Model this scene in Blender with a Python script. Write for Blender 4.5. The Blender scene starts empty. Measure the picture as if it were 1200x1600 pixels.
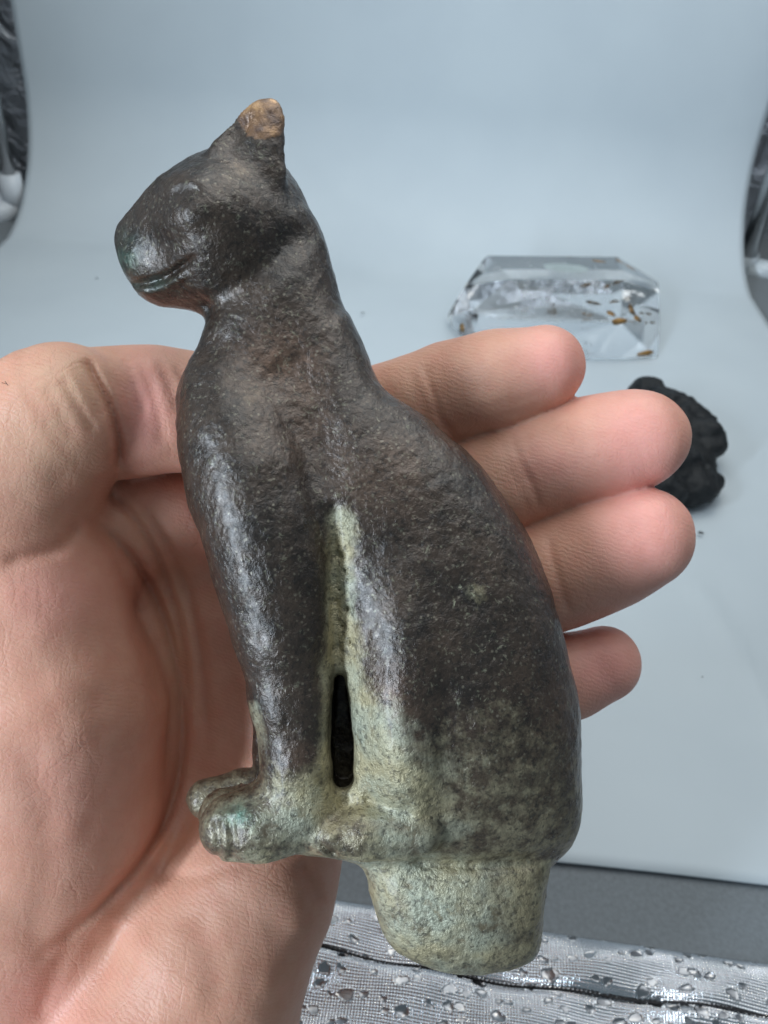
import bpy, math, random
import numpy as np
from mathutils import Matrix, Vector, Euler
random.seed(3); rng = np.random.default_rng(7)
SC = bpy.context.scene; COL = SC.collection

# ------------------------------------------------------------------ camera, world, lamps, exposure
FPX = 1400.0            # focal length in pixels of a 1200 x 1600 picture
D = 0.14                # distance lens -> middle of the figurine
CAM_H = 0.24
PITCH = math.radians(38); ROLL = math.radians(4.6)
cam_d = bpy.data.cameras.new('camera'); cam = bpy.data.objects.new('camera', cam_d); COL.objects.link(cam)
cam_d.sensor_fit = 'VERTICAL'; cam_d.sensor_height = 36; cam_d.lens = 36 * FPX / 1600
cam_d.clip_start = 0.005; cam_d.clip_end = 20
CAMR = (Matrix.Rotation(math.pi / 2 - PITCH, 4, 'X') @ Matrix.Rotation(ROLL, 4, 'Z'))
CAML = Vector((0, 0, CAM_H))
cam.matrix_world = Matrix.Translation(CAML) @ CAMR
cam_d.dof.use_dof = True; cam_d.dof.focus_distance = D - 0.012; cam_d.dof.aperture_fstop = 44
SC.camera = cam
w = bpy.data.worlds.new('World'); SC.world = w; w.use_nodes = True
bgn = w.node_tree.nodes['Background']; bgn.inputs[0].default_value = (0.60, 0.76, 0.87, 1); bgn.inputs[1].default_value = 0.24

def area(name, loc, target, size, power, col, size_y=None):
    l = bpy.data.lights.new(name, 'AREA'); l.energy = power; l.color = col; l.size = size
    if size_y: l.shape = 'RECTANGLE'; l.size_y = size_y
    o = bpy.data.objects.new(name, l); COL.objects.link(o); o.location = loc
    o.rotation_euler = (Vector(target) - Vector(loc)).to_track_quat('-Z', 'Y').to_euler(); return o
win = area('window_light', (-0.47, -0.26, 0.31), (0, 0.11, 0.15), 0.060, 5.4, (0.74, 0.87, 1.0), 0.60)
_z = (win.location - Vector((0, 0.11, 0.15))).normalized(); _u = CAMR.to_3x3() @ Vector((0, 1, 0)); _x = _u.cross(_z).normalized(); _y = _z.cross(_x)
win.rotation_euler = Matrix((_x, _y, _z)).transposed().to_euler()      # the tall narrow window stands along the picture's upright
area('ceiling_light', (0.12, 0.37, 0.60), (0.10, 0.40, 0.0), 0.75, 2.85, (0.93, 0.98, 1.0), 0.60)
area('lamp_light', (0.10, 0.50, 0.75), (0.05, 0.3, 0), 0.035, 0.35, (1.0, 0.85, 0.6))
SC.view_settings.view_transform = 'Standard'; SC.view_settings.look = 'None'
SC.view_settings.exposure = 0.0; SC.view_settings.gamma = 1
SC.cycles.max_bounces = 10; SC.cycles.transmission_bounces = 10

# ------------------------------------------------------------------ small helpers
def ray(px, py):
    return (CAMR.to_3x3() @ Vector(((px - 600) / FPX, -(py - 800) / FPX, -1.0)))
def floor_at(px, py, z=0.0):
    d = ray(px, py); t = (z - CAM_H) / d.z; return CAML + d * t
def tag(o, label=None, cat=None, group=None, kind=None):
    if label: o['label'] = label
    if cat: o['category'] = cat
    if group: o['group'] = group
    if kind: o['kind'] = kind
    return o
def empty(name, loc, rot=None):
    o = bpy.data.objects.new(name, None); o.empty_display_size = 0.01; COL.objects.link(o)
    o.matrix_world = Matrix.Translation(loc) @ (rot if rot is not None else Matrix.Identity(4)); return o
def mesh_obj(name, verts, faces, mat, parent=None, smooth=True, attrs=None, normals=None):
    me = bpy.data.meshes.new(name)
    if isinstance(faces, np.ndarray):
        n, k = faces.shape
        me.vertices.add(len(verts)); me.vertices.foreach_set('co', np.asarray(verts, np.float32).ravel())
        me.loops.add(n * k); me.loops.foreach_set('vertex_index', faces.astype(np.int32).ravel())
        me.polygons.add(n); me.polygons.foreach_set('loop_start', np.arange(0, n * k, k, dtype=np.int32))
        me.update(calc_edges=True); me.validate()
    else:
        me.from_pydata([tuple(v) for v in verts], [], faces); me.update()
    if smooth: me.polygons.foreach_set('use_smooth', [True] * len(me.polygons))
    for k, v in (attrs or {}).items():
        a = me.attributes.new(k, 'FLOAT', 'POINT'); a.data.foreach_set('value', np.asarray(v, np.float32))
    if normals is not None: me.normals_split_custom_set_from_vertices([tuple(v) for v in normals])
    me.materials.append(mat)
    o = bpy.data.objects.new(name, me); COL.objects.link(o)
    if parent: o.parent = parent
    return o

# ------------------------------------------------------------------ node helper
class NT:
    def __init__(s, name):
        s.m = bpy.data.materials.new(name); s.m.use_nodes = True; s.t = s.m.node_tree; s.t.nodes.clear()
        s.out = s.t.nodes.new('ShaderNodeOutputMaterial'); s.b = s.t.nodes.new('ShaderNodeBsdfPrincipled')
        s.l(s.b.outputs[0], s.out.inputs[0]); s.tc = s.t.nodes.new('ShaderNodeTexCoord')
    def l(s, a, b): s.t.links.new(a, b)
    def n(s, typ, **kw):
        x = s.t.nodes.new('ShaderNode' + typ)
        for k, v in kw.items(): setattr(x, k, v)
        return x
    def put(s, inp, v):
        if hasattr(v, 'is_output') or isinstance(v, bpy.types.NodeSocket): s.l(v, inp)
        else: inp.default_value = v
    def co(s, scale=(1, 1, 1), rot=(0, 0, 0)):
        m = s.n('Mapping'); s.l(s.tc.outputs['Object'], m.inputs[0]); m.inputs['Scale'].default_value = scale
        m.inputs['Rotation'].default_value = rot; return m.outputs[0]
    def noise(s, sc, det=4, rough=.5, dist=0, co=None, out=0):
        x = s.n('TexNoise'); s.l(co or s.tc.outputs['Object'], x.inputs['Vector'])
        x.inputs['Scale'].default_value = sc; x.inputs['Detail'].default_value = det
        x.inputs['Roughness'].default_value = rough; x.inputs['Distortion'].default_value = dist
        return x.outputs[out]
    def vor(s, sc, feat='F1', co=None, out='Distance', rnd=1):
        x = s.n('TexVoronoi', feature=feat); s.l(co or s.tc.outputs['Object'], x.inputs['Vector'])
        x.inputs['Scale'].default_value = sc; x.inputs['Randomness'].default_value = rnd; return x.outputs[out]
    def ramp(s, v, *stops):
        x = s.n('ValToRGB'); s.l(v, x.inputs[0]); e = x.color_ramp.elements
        while len(e) < len(stops): e.new(.5)
        for el, (p, c) in zip(e, stops):
            el.position = p; el.color = (c, c, c, 1) if not hasattr(c, '__len__') else (*c[:3], 1)
        return x.outputs[0]
    def math(s, op, a, b=0.0, c=0.0, clamp=False):
        x = s.n('Math', operation=op, use_clamp=clamp); s.put(x.inputs[0], a); s.put(x.inputs[1], b); s.put(x.inputs[2], c)
        return x.outputs[0]
    def mix(s, f, a, b):
        x = s.n('Mix', data_type='RGBA'); s.put(x.inputs[0], f)
        for i, v in ((6, a), (7, b)):
            if isinstance(v, tuple): v = (*v[:3], 1)
            s.put(x.inputs[i], v)
        return x.outputs[2]
    def attr(s, name):
        x = s.n('Attribute'); x.attribute_name = name; return x.outputs['Fac']
    def bump(s, h, strength, dist, nrm=None):
        x = s.n('Bump'); x.inputs['Strength'].default_value = strength; x.inputs['Distance'].default_value = dist
        s.l(h, x.inputs['Height'])
        if nrm is not None: s.l(nrm, x.inputs['Normal'])
        return x.outputs[0]
    def set(s, **kw):
        for k, v in kw.items():
            k = k.replace('_', ' ')
            if isinstance(v, tuple) and len(v) == 3 and k != 'Subsurface Radius': v = (*v, 1)
            s.put(s.b.inputs[k], v)
        return s.m

# ------------------------------------------------------------------ materials
def mat_bronze():
    s = NT('dark_bronze_with_patina')
    n1 = s.noise(140, 7, .72); n2 = s.noise(420, 5, .65); n3 = s.noise(1500, 3, .7)
    fib = s.noise(1100, 3, .6, 2.5, s.co((1, .45, 1)))
    pat = s.attr('patina'); cop = s.attr('copper'); brn = s.attr('brown'); olive = s.attr('olive'); grn = s.attr('green'); spk = s.attr('speckle')
    base = s.mix(s.ramp(n1, (.35, 0.0), (.7, 1.0)), (.020, .015, .012), (.080, .053, .037))
    base = s.mix(s.math('MULTIPLY', brn, s.ramp(n2, (.3, .3), (.65, 1.0))), base, (.17, .095, .06))
    olv = s.mix(s.ramp(n2, (.38, 0.0), (.62, 1.0)), (.110, .080, .050), (.27, .230, .145))
    om = s.math('ADD', olive, s.math('MULTIPLY', s.math('SUBTRACT', s.math('ADD', s.math('MULTIPLY', n2, .5), s.math('MULTIPLY', n3, .5)), .5), 2.0), clamp=True)
    base = s.mix(s.math('MULTIPLY', s.ramp(om, (.25, 0.0), (.90, 1.0)), .9), base, olv)
    n4 = s.noise(170, 4, .6); pm = s.math('ADD', pat, s.math('MULTIPLY', s.math('SUBTRACT', s.math('ADD', s.math('MULTIPLY', n2, .30), s.math('ADD', s.math('MULTIPLY', fib, .15), s.math('MULTIPLY', n4, .55))), .5), 1.9), clamp=True)
    pcol = s.mix(s.ramp(s.noise(130, 4), (.4, 0.0), (.6, 1.0)), (.43, .37, .22), (.40, .41, .31))
    pcol = s.mix(s.ramp(n2, (.34, 1.0), (.46, 0.0)), pcol, (.30, .26, .16))
    base = s.mix(s.math('MULTIPLY', s.ramp(pm, (.25, 0.0), (.85, 1.0)), .93), base, pcol)
    base = s.mix(s.math('MULTIPLY', grn, s.ramp(n2, (.4, .2), (.6, .9))), base, (.035, .13, .095))
    sp = s.ramp(s.noise(760, 5, .75, .8), (.58, 0.0), (.70, 1.0))
    base = s.mix(s.math('MULTIPLY', sp, s.math('ADD', .38, spk, clamp=True)), base, (.36, .36, .25))
    sp2 = s.ramp(s.vor(900), (.12, 1.0), (.24, 0.0)); pit = s.ramp(s.noise(1250, 3, .6), (.36, 1.0), (.46, 0.0)); base = s.mix(s.math('MULTIPLY', pit, .55), base, (.012, .010, .009))
    base = s.mix(s.math('MULTIPLY', sp2, .35), base, (.30, .27, .20))
    cn = s.ramp(s.noise(230, 4, .6), (.42, (.09, .05, .035)), (.55, (.22, .12, .06)), (.70, (.58, .34, .16)))
    cm = s.ramp(s.math('ADD', cop, s.math('MULTIPLY', s.math('SUBTRACT', n2, .5), .9)), (.4, 0.0), (.52, 1.0))
    base = s.mix(cm, base, cn)
    rough = s.math('ADD', .25, s.math('MULTIPLY', s.ramp(pm, (.3, 0.0), (.7, 1.0)), .22))
    rough = s.math('ADD', rough, s.math('MULTIPLY', s.ramp(n2, (.3, 0.0), (.7, 1.0)), .12))
    wr = s.noise(900, 4, .65, .8); wr2 = s.vor(1300, 'SMOOTH_F1')
    h = s.math('ADD', s.math('MULTIPLY', wr, .8), s.math('MULTIPLY', wr2, .35))
    h = s.math('ADD', h, s.math('MULTIPLY', fib, .18)); h = s.math('ADD', h, s.math('MULTIPLY', s.math('MULTIPLY', s.ramp(s.noise(420, 4, .7), (.4, 0.0), (.6, 1.0)), pat), .7))
    nb = s.bump(h, .75, .00034); nb = s.bump(n3, .5, .00012, nb)
    return s.set(Base_Color=base, Metallic=.35, Roughness=rough, Normal=nb, Specular_IOR_Level=.75, Coat_Weight=.22, Coat_Roughness=.26)

def mat_skin():
    s = NT('bare_skin')
    pink = s.attr('pink'); yel = s.attr('yellow'); cre = s.attr('crease')
    n = s.noise(110, 6, .68); n2 = s.noise(300, 4, .65)
    base = s.mix(s.ramp(n, (.35, 0.0), (.65, 1.0)), (.58, .295, .19), (.66, .37, .255))  # base darkened to paint the palm's shade; pink keeps the fingertips bright
    base = s.mix(s.math('MULTIPLY', yel, .6), base, (.80, .58, .38))
    base = s.mix(s.math('MULTIPLY', pink, .9), base, (.88, .40, .335))
    base = s.mix(s.math('MULTIPLY', s.ramp(n2, (.45, 0.0), (.70, 1.0)), .28), base, (.70, .29, .22))
    base = s.mix(s.math('MULTIPLY', cre, .4), base, (.46, .17, .10))
    ridge = s.n('TexWave', wave_type='BANDS', bands_direction='Y'); s.l(s.co((1, 1, 1), (0, 0, .35)), ridge.inputs[0])
    ridge.inputs['Scale'].default_value = 430; ridge.inputs['Distortion'].default_value = 6; ridge.inputs['Detail'].default_value = 1
    cell = s.vor(1100, 'DISTANCE_TO_EDGE')
    wob = s.n('VectorMath', operation='ADD'); s.l(s.tc.outputs['Object'], wob.inputs[0]); sc_ = s.n('VectorMath', operation='SCALE'); s.l(s.noise(90, 3, .6, 0, None, 1), sc_.inputs[0]); sc_.inputs['Scale'].default_value = .006; s.l(sc_.outputs[0], wob.inputs[1])
    mm = s.n('Mapping'); s.l(wob.outputs[0], mm.inputs[0]); mm.inputs['Scale'].default_value = (1, .45, 1); mm.inputs['Rotation'].default_value = (0, 0, .35)
    l1 = s.ramp(s.vor(150, 'DISTANCE_TO_EDGE', mm.outputs[0]), (.0, 1.0), (.035, 0.0)); l2 = s.ramp(s.vor(420, 'DISTANCE_TO_EDGE', mm.outputs[0]), (.0, 1.0), (.06, 0.0))
    lm = s.ramp(s.noise(60, 2), (.42, 0.0), (.62, 1.0)); fine = s.math('MULTIPLY', s.math('ADD', l1, s.math('MULTIPLY', l2, .5)), s.math('MULTIPLY', lm, s.math('SUBTRACT', 1.0, s.math('MULTIPLY', pink, .85), clamp=True)))
    base = s.mix(s.math('MULTIPLY', fine, .15), base, (.55, .22, .15))
    h = s.math('ADD', s.math('MULTIPLY', s.ramp(cell, (0.0, 0.0), (.12, 1.0)), .5), s.math('MULTIPLY', ridge.outputs['Fac'], .5)); h = s.math('SUBTRACT', h, s.math('MULTIPLY', fine, 1.0))
    nb = s.bump(h, .38, .00012); nb = s.bump(s.noise(260, 4, .6, .6, s.co((1, .5, 1), (0, 0, .5))), .45, .0004, nb)
    return s.set(Base_Color=base, Roughness=.46, Normal=nb, Subsurface_Weight=.28, Subsurface_Radius=(1.0, .35, .18),
                 Subsurface_Scale=.0035, Specular_IOR_Level=.42)

def mat_paper():
    s = NT('matte_white_plastic_sheet')
    n = s.noise(14, 3)
    base = s.mix(s.ramp(n, (.3, 0.0), (.7, 1.0)), (.515, .575, .615), (.555, .615, .65))
    base = s.mix(s.math('MULTIPLY', s.ramp(s.noise(900, 2), (.76, 0.0), (.80, 1.0)), .25), base, (.45, .46, .47))
    nb = s.bump(s.noise(1800, 2), .12, .00015); nb = s.bump(s.noise(9, 2), .25, .004, nb)
    return s.set(Base_Color=base, Roughness=.55, Normal=nb, Specular_IOR_Level=.35)

def simple(name, col, rough=.5, metal=0.0, nscale=300, bump=.2, bd=.0003, var=.25):
    s = NT(name); n = s.noise(nscale, 4, .6)
    c2 = tuple(min(1, c * (1 + var)) for c in col); c1 = tuple(c * (1 - var) for c in col)
    return s.set(Base_Color=s.mix(s.ramp(n, (.3, 0.0), (.7, 1.0)), c1, c2), Roughness=rough, Metallic=metal, Normal=s.bump(n, bump, bd))

def mat_silver():
    s = NT('embossed_silver_film')
    bl = s.attr('blotch'); n = s.noise(60, 4, .6)
    base = s.mix(s.ramp(n, (.35, 0.0), (.65, 1.0)), (.60, .61, .63), (.78, .79, .82))
    base = s.mix(s.math('MULTIPLY', bl, .65), base, (.20, .20, .21))
    r = s.math('ADD', .15, s.math('MULTIPLY', bl, .14))
    nb = s.bump(s.noise(900, 3), .3, .0002)
    return s.set(Base_Color=base, Metallic=1.0, Roughness=r, Normal=nb)

def mat_foil():
    s = NT('crinkled_silver_lining')
    n = s.noise(35, 4, .55, .8); e = s.vor(28, 'SMOOTH_F1', s.co((1, 1, .5)))
    nb = s.bump(s.math('ADD', n, s.math('MULTIPLY', e, .6)), .9, .012)
    return s.set(Base_Color=(.42, .43, .45), Metallic=.9, Roughness=.28, Normal=nb)

def mat_glass():
    s = NT('clear_quartz')
    return s.set(Base_Color=(1.0, 1.0, 1.0), Roughness=.015, IOR=1.40, Transmission_Weight=1.0, Normal=s.bump(s.noise(70, 3), .05, .001))

BRONZE = mat_bronze(); SKIN = mat_skin(); PAPER = mat_paper(); SILVER = mat_silver(); FOIL = mat_foil(); GLASS = mat_glass()

# ------------------------------------------------------------------ implicit modelling (camera-aligned local frame; z towards the lens, 0 = middle of figurine)
def P(px, py, z=0.0):
    k = (D - z) / FPX; return np.array(((px - 600) * k, -(py - 800) * k, z))
def R(rpx, z=0.0): return rpx * (D - z) / FPX

class Field:
    def __init__(s, lo, hi, h):
        s.h = h; s.lo = np.array(lo, float); s.n = np.ceil((np.array(hi) - s.lo) / h).astype(int) + 1
        s.ax = [(s.lo[i] + h * np.arange(s.n[i])).astype(np.float32) for i in range(3)]
        s.F = np.full(s.n, 0.05, np.float32)
    def box(s, lo, hi):
        a = np.clip(np.floor((np.array(lo) - s.lo) / s.h).astype(int), 0, s.n); b = np.clip(np.ceil((np.array(hi) - s.lo) / s.h).astype(int) + 1, 0, s.n)
        sl = tuple(slice(a[i], b[i]) for i in range(3))
        X = s.ax[0][sl[0]][:, None, None]; Y = s.ax[1][sl[1]][None, :, None]; Z = s.ax[2][sl[2]][None, None, :]
        return sl, X, Y, Z
    def all(s):
        return s.ax[0][:, None, None], s.ax[1][None, :, None], s.ax[2][None, None, :]
def smin(a, b, k):
    h = np.maximum(k - np.abs(a - b), 0) / k
    return np.minimum(a, b) - h * h * h * k / 6
def cone_sdf(X, Y, Z, a, b, ra, rb, sq=None):
    """round cone by linear radius; sq = (sx,sy,sz) stretches"""
    d = b - a; L2 = max(float(d @ d), 1e-12)
    px, py, pz = X - a[0], Y - a[1], Z - a[2]
    t = np.clip((px * d[0] + py * d[1] + pz * d[2]) / L2, 0, 1)
    qx, qy, qz = px - t * d[0], py - t * d[1], pz - t * d[2]
    if sq is not None: qx, qy, qz = qx / sq[0], qy / sq[1], qz / sq[2]
    return np.sqrt(qx * qx + qy * qy + qz * qz) - (ra + (rb - ra) * t)
def add_cone(fd, a, b, ra, rb, k=.002, sq=None, sub=False):
    m = max(ra, rb) * (max(sq) if sq else 1) + .012
    sl, X, Y, Z = fd.box(np.minimum(a, b) - m, np.maximum(a, b) + m)
    f = cone_sdf(X, Y, Z, a, b, ra, rb, sq)
    fd.F[sl] = smin(fd.F[sl], f, k) if not sub else -smin(-fd.F[sl], f, k)
def add_ell(fd, c, r, k=.002, rot=0.0, sub=False):
    r = np.array(r, float); m = r.max() + .010
    sl, X, Y, Z = fd.box(c - m, c + m)
    x, y, z = X - c[0], Y - c[1], Z - c[2]
    ca, sa = math.cos(rot), math.sin(rot); x, y = x * ca + y * sa, -x * sa + y * ca
    k0 = np.sqrt((x / r[0]) ** 2 + (y / r[1]) ** 2 + (z / r[2]) ** 2); k1 = np.sqrt((x / r[0] ** 2) ** 2 + (y / r[1] ** 2) ** 2 + (z / r[2] ** 2) ** 2) + 1e-9
    f = k0 * (k0 - 1) / k1
    fd.F[sl] = smin(fd.F[sl], f, k) if not sub else -smin(-fd.F[sl], f, k)
def chain(fd, pts, k=.002, k0=None):
    """pts: (px, py, z_mm, r_px); the whole chain is melded first, then joined with k"""
    A = [(P(x, y, z / 1000), R(r, z / 1000)) for x, y, z, r in pts]
    lo = np.min([a - r for a, r in A], 0) - .012; hi = np.max([a + r for a, r in A], 0) + .012
    sl, X, Y, Z = fd.box(lo, hi); f = None
    for (a, ra), (b, rb) in zip(A[:-1], A[1:]):
        g = cone_sdf(X, Y, Z, a, b, ra, rb); f = g if f is None else smin(f, g, k0 or .004)
    fd.F[sl] = smin(fd.F[sl], f, k)
def spline(pts, n=6, closed=True):
    p = np.array(pts, float); N = len(p); out = []
    for i in range(N if closed else N - 1):
        g = lambda j: p[j % N] if closed else p[min(max(j, 0), N - 1)]
        p0, p1, p2, p3 = g(i - 1), g(i), g(i + 1), g(i + 2)
        for t in np.arange(n) / n:
            out.append(.5 * ((2 * p1) + (-p0 + p2) * t + (2 * p0 - 5 * p1 + 4 * p2 - p3) * t * t + (-p0 + 3 * p1 - 3 * p2 + p3) * t ** 3))
    if not closed: out.append(p[-1])
    return np.array(out)
def poly_dist(X, Y, pts, closed=True):
    d2 = np.full(np.broadcast(X, Y).shape, 1e9, np.float32); ins = np.zeros(d2.shape, bool); N = len(pts)
    for i in range(N if closed else N - 1):
        a = pts[i]; b = pts[(i + 1) % N]; e = b - a; L = max(e @ e, 1e-18)
        t = np.clip(((X - a[0]) * e[0] + (Y - a[1]) * e[1]) / L, 0, 1)
        d2 = np.minimum(d2, (X - a[0] - t * e[0]) ** 2 + (Y - a[1] - t * e[1]) ** 2)
        if closed and a[1] != b[1]:
            c = ((a[1] > Y) != (b[1] > Y)) & (X < (b[0] - a[0]) * (Y - a[1]) / (b[1] - a[1]) + a[0]); ins ^= c
    return np.sqrt(d2), ins
def inflate(fd, outline_px, kfun, z0=0.0, k=.002, cap=None, zsq=1.0):
    """swell an outline (pixels, standing in the plane z0) into a rounded solid"""
    pts = np.array([P(x, y, z0)[:2] for x, y in spline(outline_px)])
    X = fd.ax[0][:, None]; Y = fd.ax[1][None, :]
    d, ins = poly_dist(X, Y, pts); h = fd.h
    u = np.zeros(d.shape); m = ins; om = 1.9
    ii, jj = np.indices(d.shape); red = ((ii + jj) % 2 == 0) & m; blk = ((ii + jj) % 2 == 1) & m
    for it in range(420):
        for c in (red, blk):
            s_ = np.zeros_like(u); s_[1:-1, 1:-1] = (u[2:, 1:-1] + u[:-2, 1:-1] + u[1:-1, 2:] + u[1:-1, :-2] + h * h) / 4
            u[c] += om * (s_[c] - u[c])
    U = 2 * u
    q = np.where(ins & (d > 1.5 * h), U / np.maximum(d, 1e-9), 0); wq = (q > 0).astype(float)
    for _ in range(24):
        for a in (0, 1):
            q = (q + .5 * np.roll(q, 1, a) + .5 * np.roll(q, -1, a)) / 2; wq = (wq + .5 * np.roll(wq, 1, a) + .5 * np.roll(wq, -1, a)) / 2
    q = q / np.maximum(wq, 1e-6); q = np.where(wq < 1e-4, .008, q); q = np.where(ins, q, np.clip(q, .008, .02))
    t = np.clip((d - 2 * h) / (5 * h), 0, 1); U = np.where(ins, t * U + (1 - t) * d * q, -d * q)
    if cap: U = np.where(U > 0, cap * cap * (1 - np.exp(-U / (cap * cap))), U)
    PX = 600 + X * FPX / D; PY = 800 - Y * FPX / D
    K = kfun(PX, PY) if callable(kfun) else kfun + 0 * U
    ux = np.gradient(U, h, axis=0); uy = np.gradient(U, h, axis=1)
    Z = fd.ax[2][None, None, :] - z0
    G = (Z / K[..., None]) ** 2 - U[..., None]
    g = np.sqrt((ux ** 2 + uy ** 2)[..., None] + (2 * Z / K[..., None] ** 2) ** 2) + 2e-3
    f = (G / g).astype(np.float32)
    fd.F = smin(fd.F, f, k)
def renorm(fd):
    F = fd.F; g = np.zeros_like(F)
    for a in range(3): g += np.gradient(F, fd.h, axis=a).astype(np.float32) ** 2
    fd.F = np.clip(F / np.clip(np.sqrt(g), .30, 3), -.01, .02)
def largest(v, q):
    a = np.concatenate([q[:, [0, 1]], q[:, [1, 2]], q[:, [2, 3]]]); L = np.arange(len(v))
    while True:
        m = np.minimum(L[a[:, 0]], L[a[:, 1]]); M = L.copy(); np.minimum.at(M, a[:, 0], m); np.minimum.at(M, a[:, 1], m); np.minimum.at(M, L, M); M = M[M]
        if (M == L).all(): break
        L = M
    keep = L == np.bincount(L).argmax(); idx = np.cumsum(keep) - 1; return v[keep], idx[q[keep[q[:, 0]]]]
def vnoise(fd, cell, seed):
    r = np.random.default_rng(seed); n = (fd.n * fd.h / cell).astype(int) + 4; g = r.normal(size=n).astype(np.float32)
    def up(a, axis, N):
        t = np.arange(N) * fd.h / cell + .5; i = t.astype(int); f = (t - i).astype(np.float32); f = f * f * (3 - 2 * f)
        sh = [1, 1, 1]; sh[axis] = N; f = f.reshape(sh); return np.take(a, i, axis) * (1 - f) + np.take(a, i + 1, axis) * f
    for a in range(3): g = up(g, a, fd.n[a])
    return g
def nets(fd):
    F = fd.F; S = F < 0; n = F.shape
    acc = np.zeros((n[0] - 1, n[1] - 1, n[2] - 1, 3), np.float32); cnt = np.zeros(acc.shape[:3], np.float32)
    quads = []
    for a in range(3):
        s0 = [slice(None)] * 3; s1 = [slice(None)] * 3; s0[a] = slice(0, -1); s1[a] = slice(1, None)
        A = F[tuple(s0)]; B = F[tuple(s1)]; cr = S[tuple(s0)] != S[tuple(s1)]
        idx = np.argwhere(cr); t = A[cr] / (A[cr] - B[cr]); p = idx.astype(np.float32); p[:, a] += t
        o = [x for x in range(3) if x != a]
        ok = np.ones(len(idx), bool)
        for x in o: ok &= (idx[:, x] > 0) & (idx[:, x] < n[x] - 1)
        idx = idx[ok]; p = p[ok]; cells = []
        for dx, dy in ((0, 0), (1, 0), (1, 1), (0, 1)):
            c = idx.copy(); c[:, o[0]] -= dx; c[:, o[1]] -= dy; cells.append(c)
            np.add.at(acc, tuple(c.T), p); np.add.at(cnt, tuple(c.T), 1)
        ins = S[tuple(idx.T)]; flip = ins if a != 1 else ~ins
        q = np.stack([np.ravel_multi_index(tuple(c.T), cnt.shape) for c in cells], 1)
        q[~flip] = q[~flip][:, ::-1]; quads.append(q)
    q = np.concatenate(quads); used, inv = np.unique(q, return_inverse=True); q = inv.reshape(q.shape)
    v = acc.reshape(-1, 3)[used] / cnt.ravel()[used][:, None]
    v = v * fd.h + fd.lo
    return v, q[:, ::-1]
def relax(v, q, it=2, lam=.5):
    a = np.concatenate([q[:, [0, 1]], q[:, [1, 2]], q[:, [2, 3]], q[:, [3, 0]]]); a = np.concatenate([a, a[:, ::-1]])
    c = np.bincount(a[:, 0], minlength=len(v))[:, None]
    for i in range(it):
        s = np.stack([np.bincount(a[:, 0], weights=v[a[:, 1], j], minlength=len(v)) for j in range(3)], 1)
        v = v + lam * (s / c - v)
        s = np.stack([np.bincount(a[:, 0], weights=v[a[:, 1], j], minlength=len(v)) for j in range(3)], 1)
        v = v - lam * .9 * (s / c - v)
    return v
def normals(v, q):
    n = np.cross(v[q[:, 2]] - v[q[:, 0]], v[q[:, 3]] - v[q[:, 1]]); N = np.zeros_like(v)
    for i in range(4):
        for j in range(3): N[:, j] += np.bincount(q[:, i], weights=n[:, j], minlength=len(v))
    return N / (np.linalg.norm(N, axis=1)[:, None] + 1e-12)
def to_px(v): return 600 + v[:, 0] * FPX / (D - v[:, 2]), 800 - v[:, 1] * FPX / (D - v[:, 2])
def gauss(px, py, cx, cy, rx, ry=None, rot=0):
    ry = ry or rx; c, s_ = math.cos(rot), math.sin(rot); x = px - cx; y = py - cy
    return np.exp(-(((x * c + y * s_) / rx) ** 2 + ((-x * s_ + y * c) / ry) ** 2))
def line_g(px, py, pts, wd, taper=True):
    """gaussian ridge along a smooth line, fading at both ends"""
    p = spline(pts, 5, False); best = np.full(np.broadcast(px, py).shape, 1e9, np.float32); tt = np.zeros(best.shape, np.float32); N = len(p) - 1
    for i in range(N):
        a, b = p[i], p[i + 1]; e = b - a; L = max(e @ e, 1e-9)
        t = np.clip(((px - a[0]) * e[0] + (py - a[1]) * e[1]) / L, 0, 1)
        d = (px - a[0] - t * e[0]) ** 2 + (py - a[1] - t * e[1]) ** 2
        m = d < best; best = np.where(m, d, best); tt = np.where(m, (i + t) / N, tt)
    g = np.exp(-best / wd ** 2)
    if taper: g = g * np.clip(np.minimum(tt, 1 - tt) * 6, 0, 1)
    return g
def carve(fd, pts, wd, depth, zmin=0.0, taper=True):
    """press a smooth line into (depth > 0) or out of the side turned to the viewer"""
    p = np.array(pts, float); m = wd * 3 + 20
    zs = [zmin, fd.ax[2][-1]]
    cs = np.array([P(x, y, z) for x in (p[:, 0].min() - m, p[:, 0].max() + m) for y in (p[:, 1].min() - m, p[:, 1].max() + m) for z in zs])
    sl, X, Y, Z = fd.box(cs.min(0), cs.max(0))
    k = FPX / (D - Z); g = line_g(600 + X * k, 800 - Y * k, pts, wd, taper)
    fd.F[sl] += depth * g * np.clip((Z - zmin) / .003, 0, 1)
def swell(fd, c, r, depth, zmin=0.0, rot=0):
    m = 2.4 * max(r); zs = [zmin, fd.ax[2][-1]]
    cs = np.array([P(x, y, z) for x in (c[0] - m, c[0] + m) for y in (c[1] - m, c[1] + m) for z in zs])
    sl, X, Y, Z = fd.box(cs.min(0), cs.max(0)); k = FPX / (D - Z)
    fd.F[sl] += depth * gauss(600 + X * k, 800 - Y * k, c[0], c[1], r[0], r[1], rot) * np.clip((Z - zmin) / .003, 0, 1)

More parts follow.
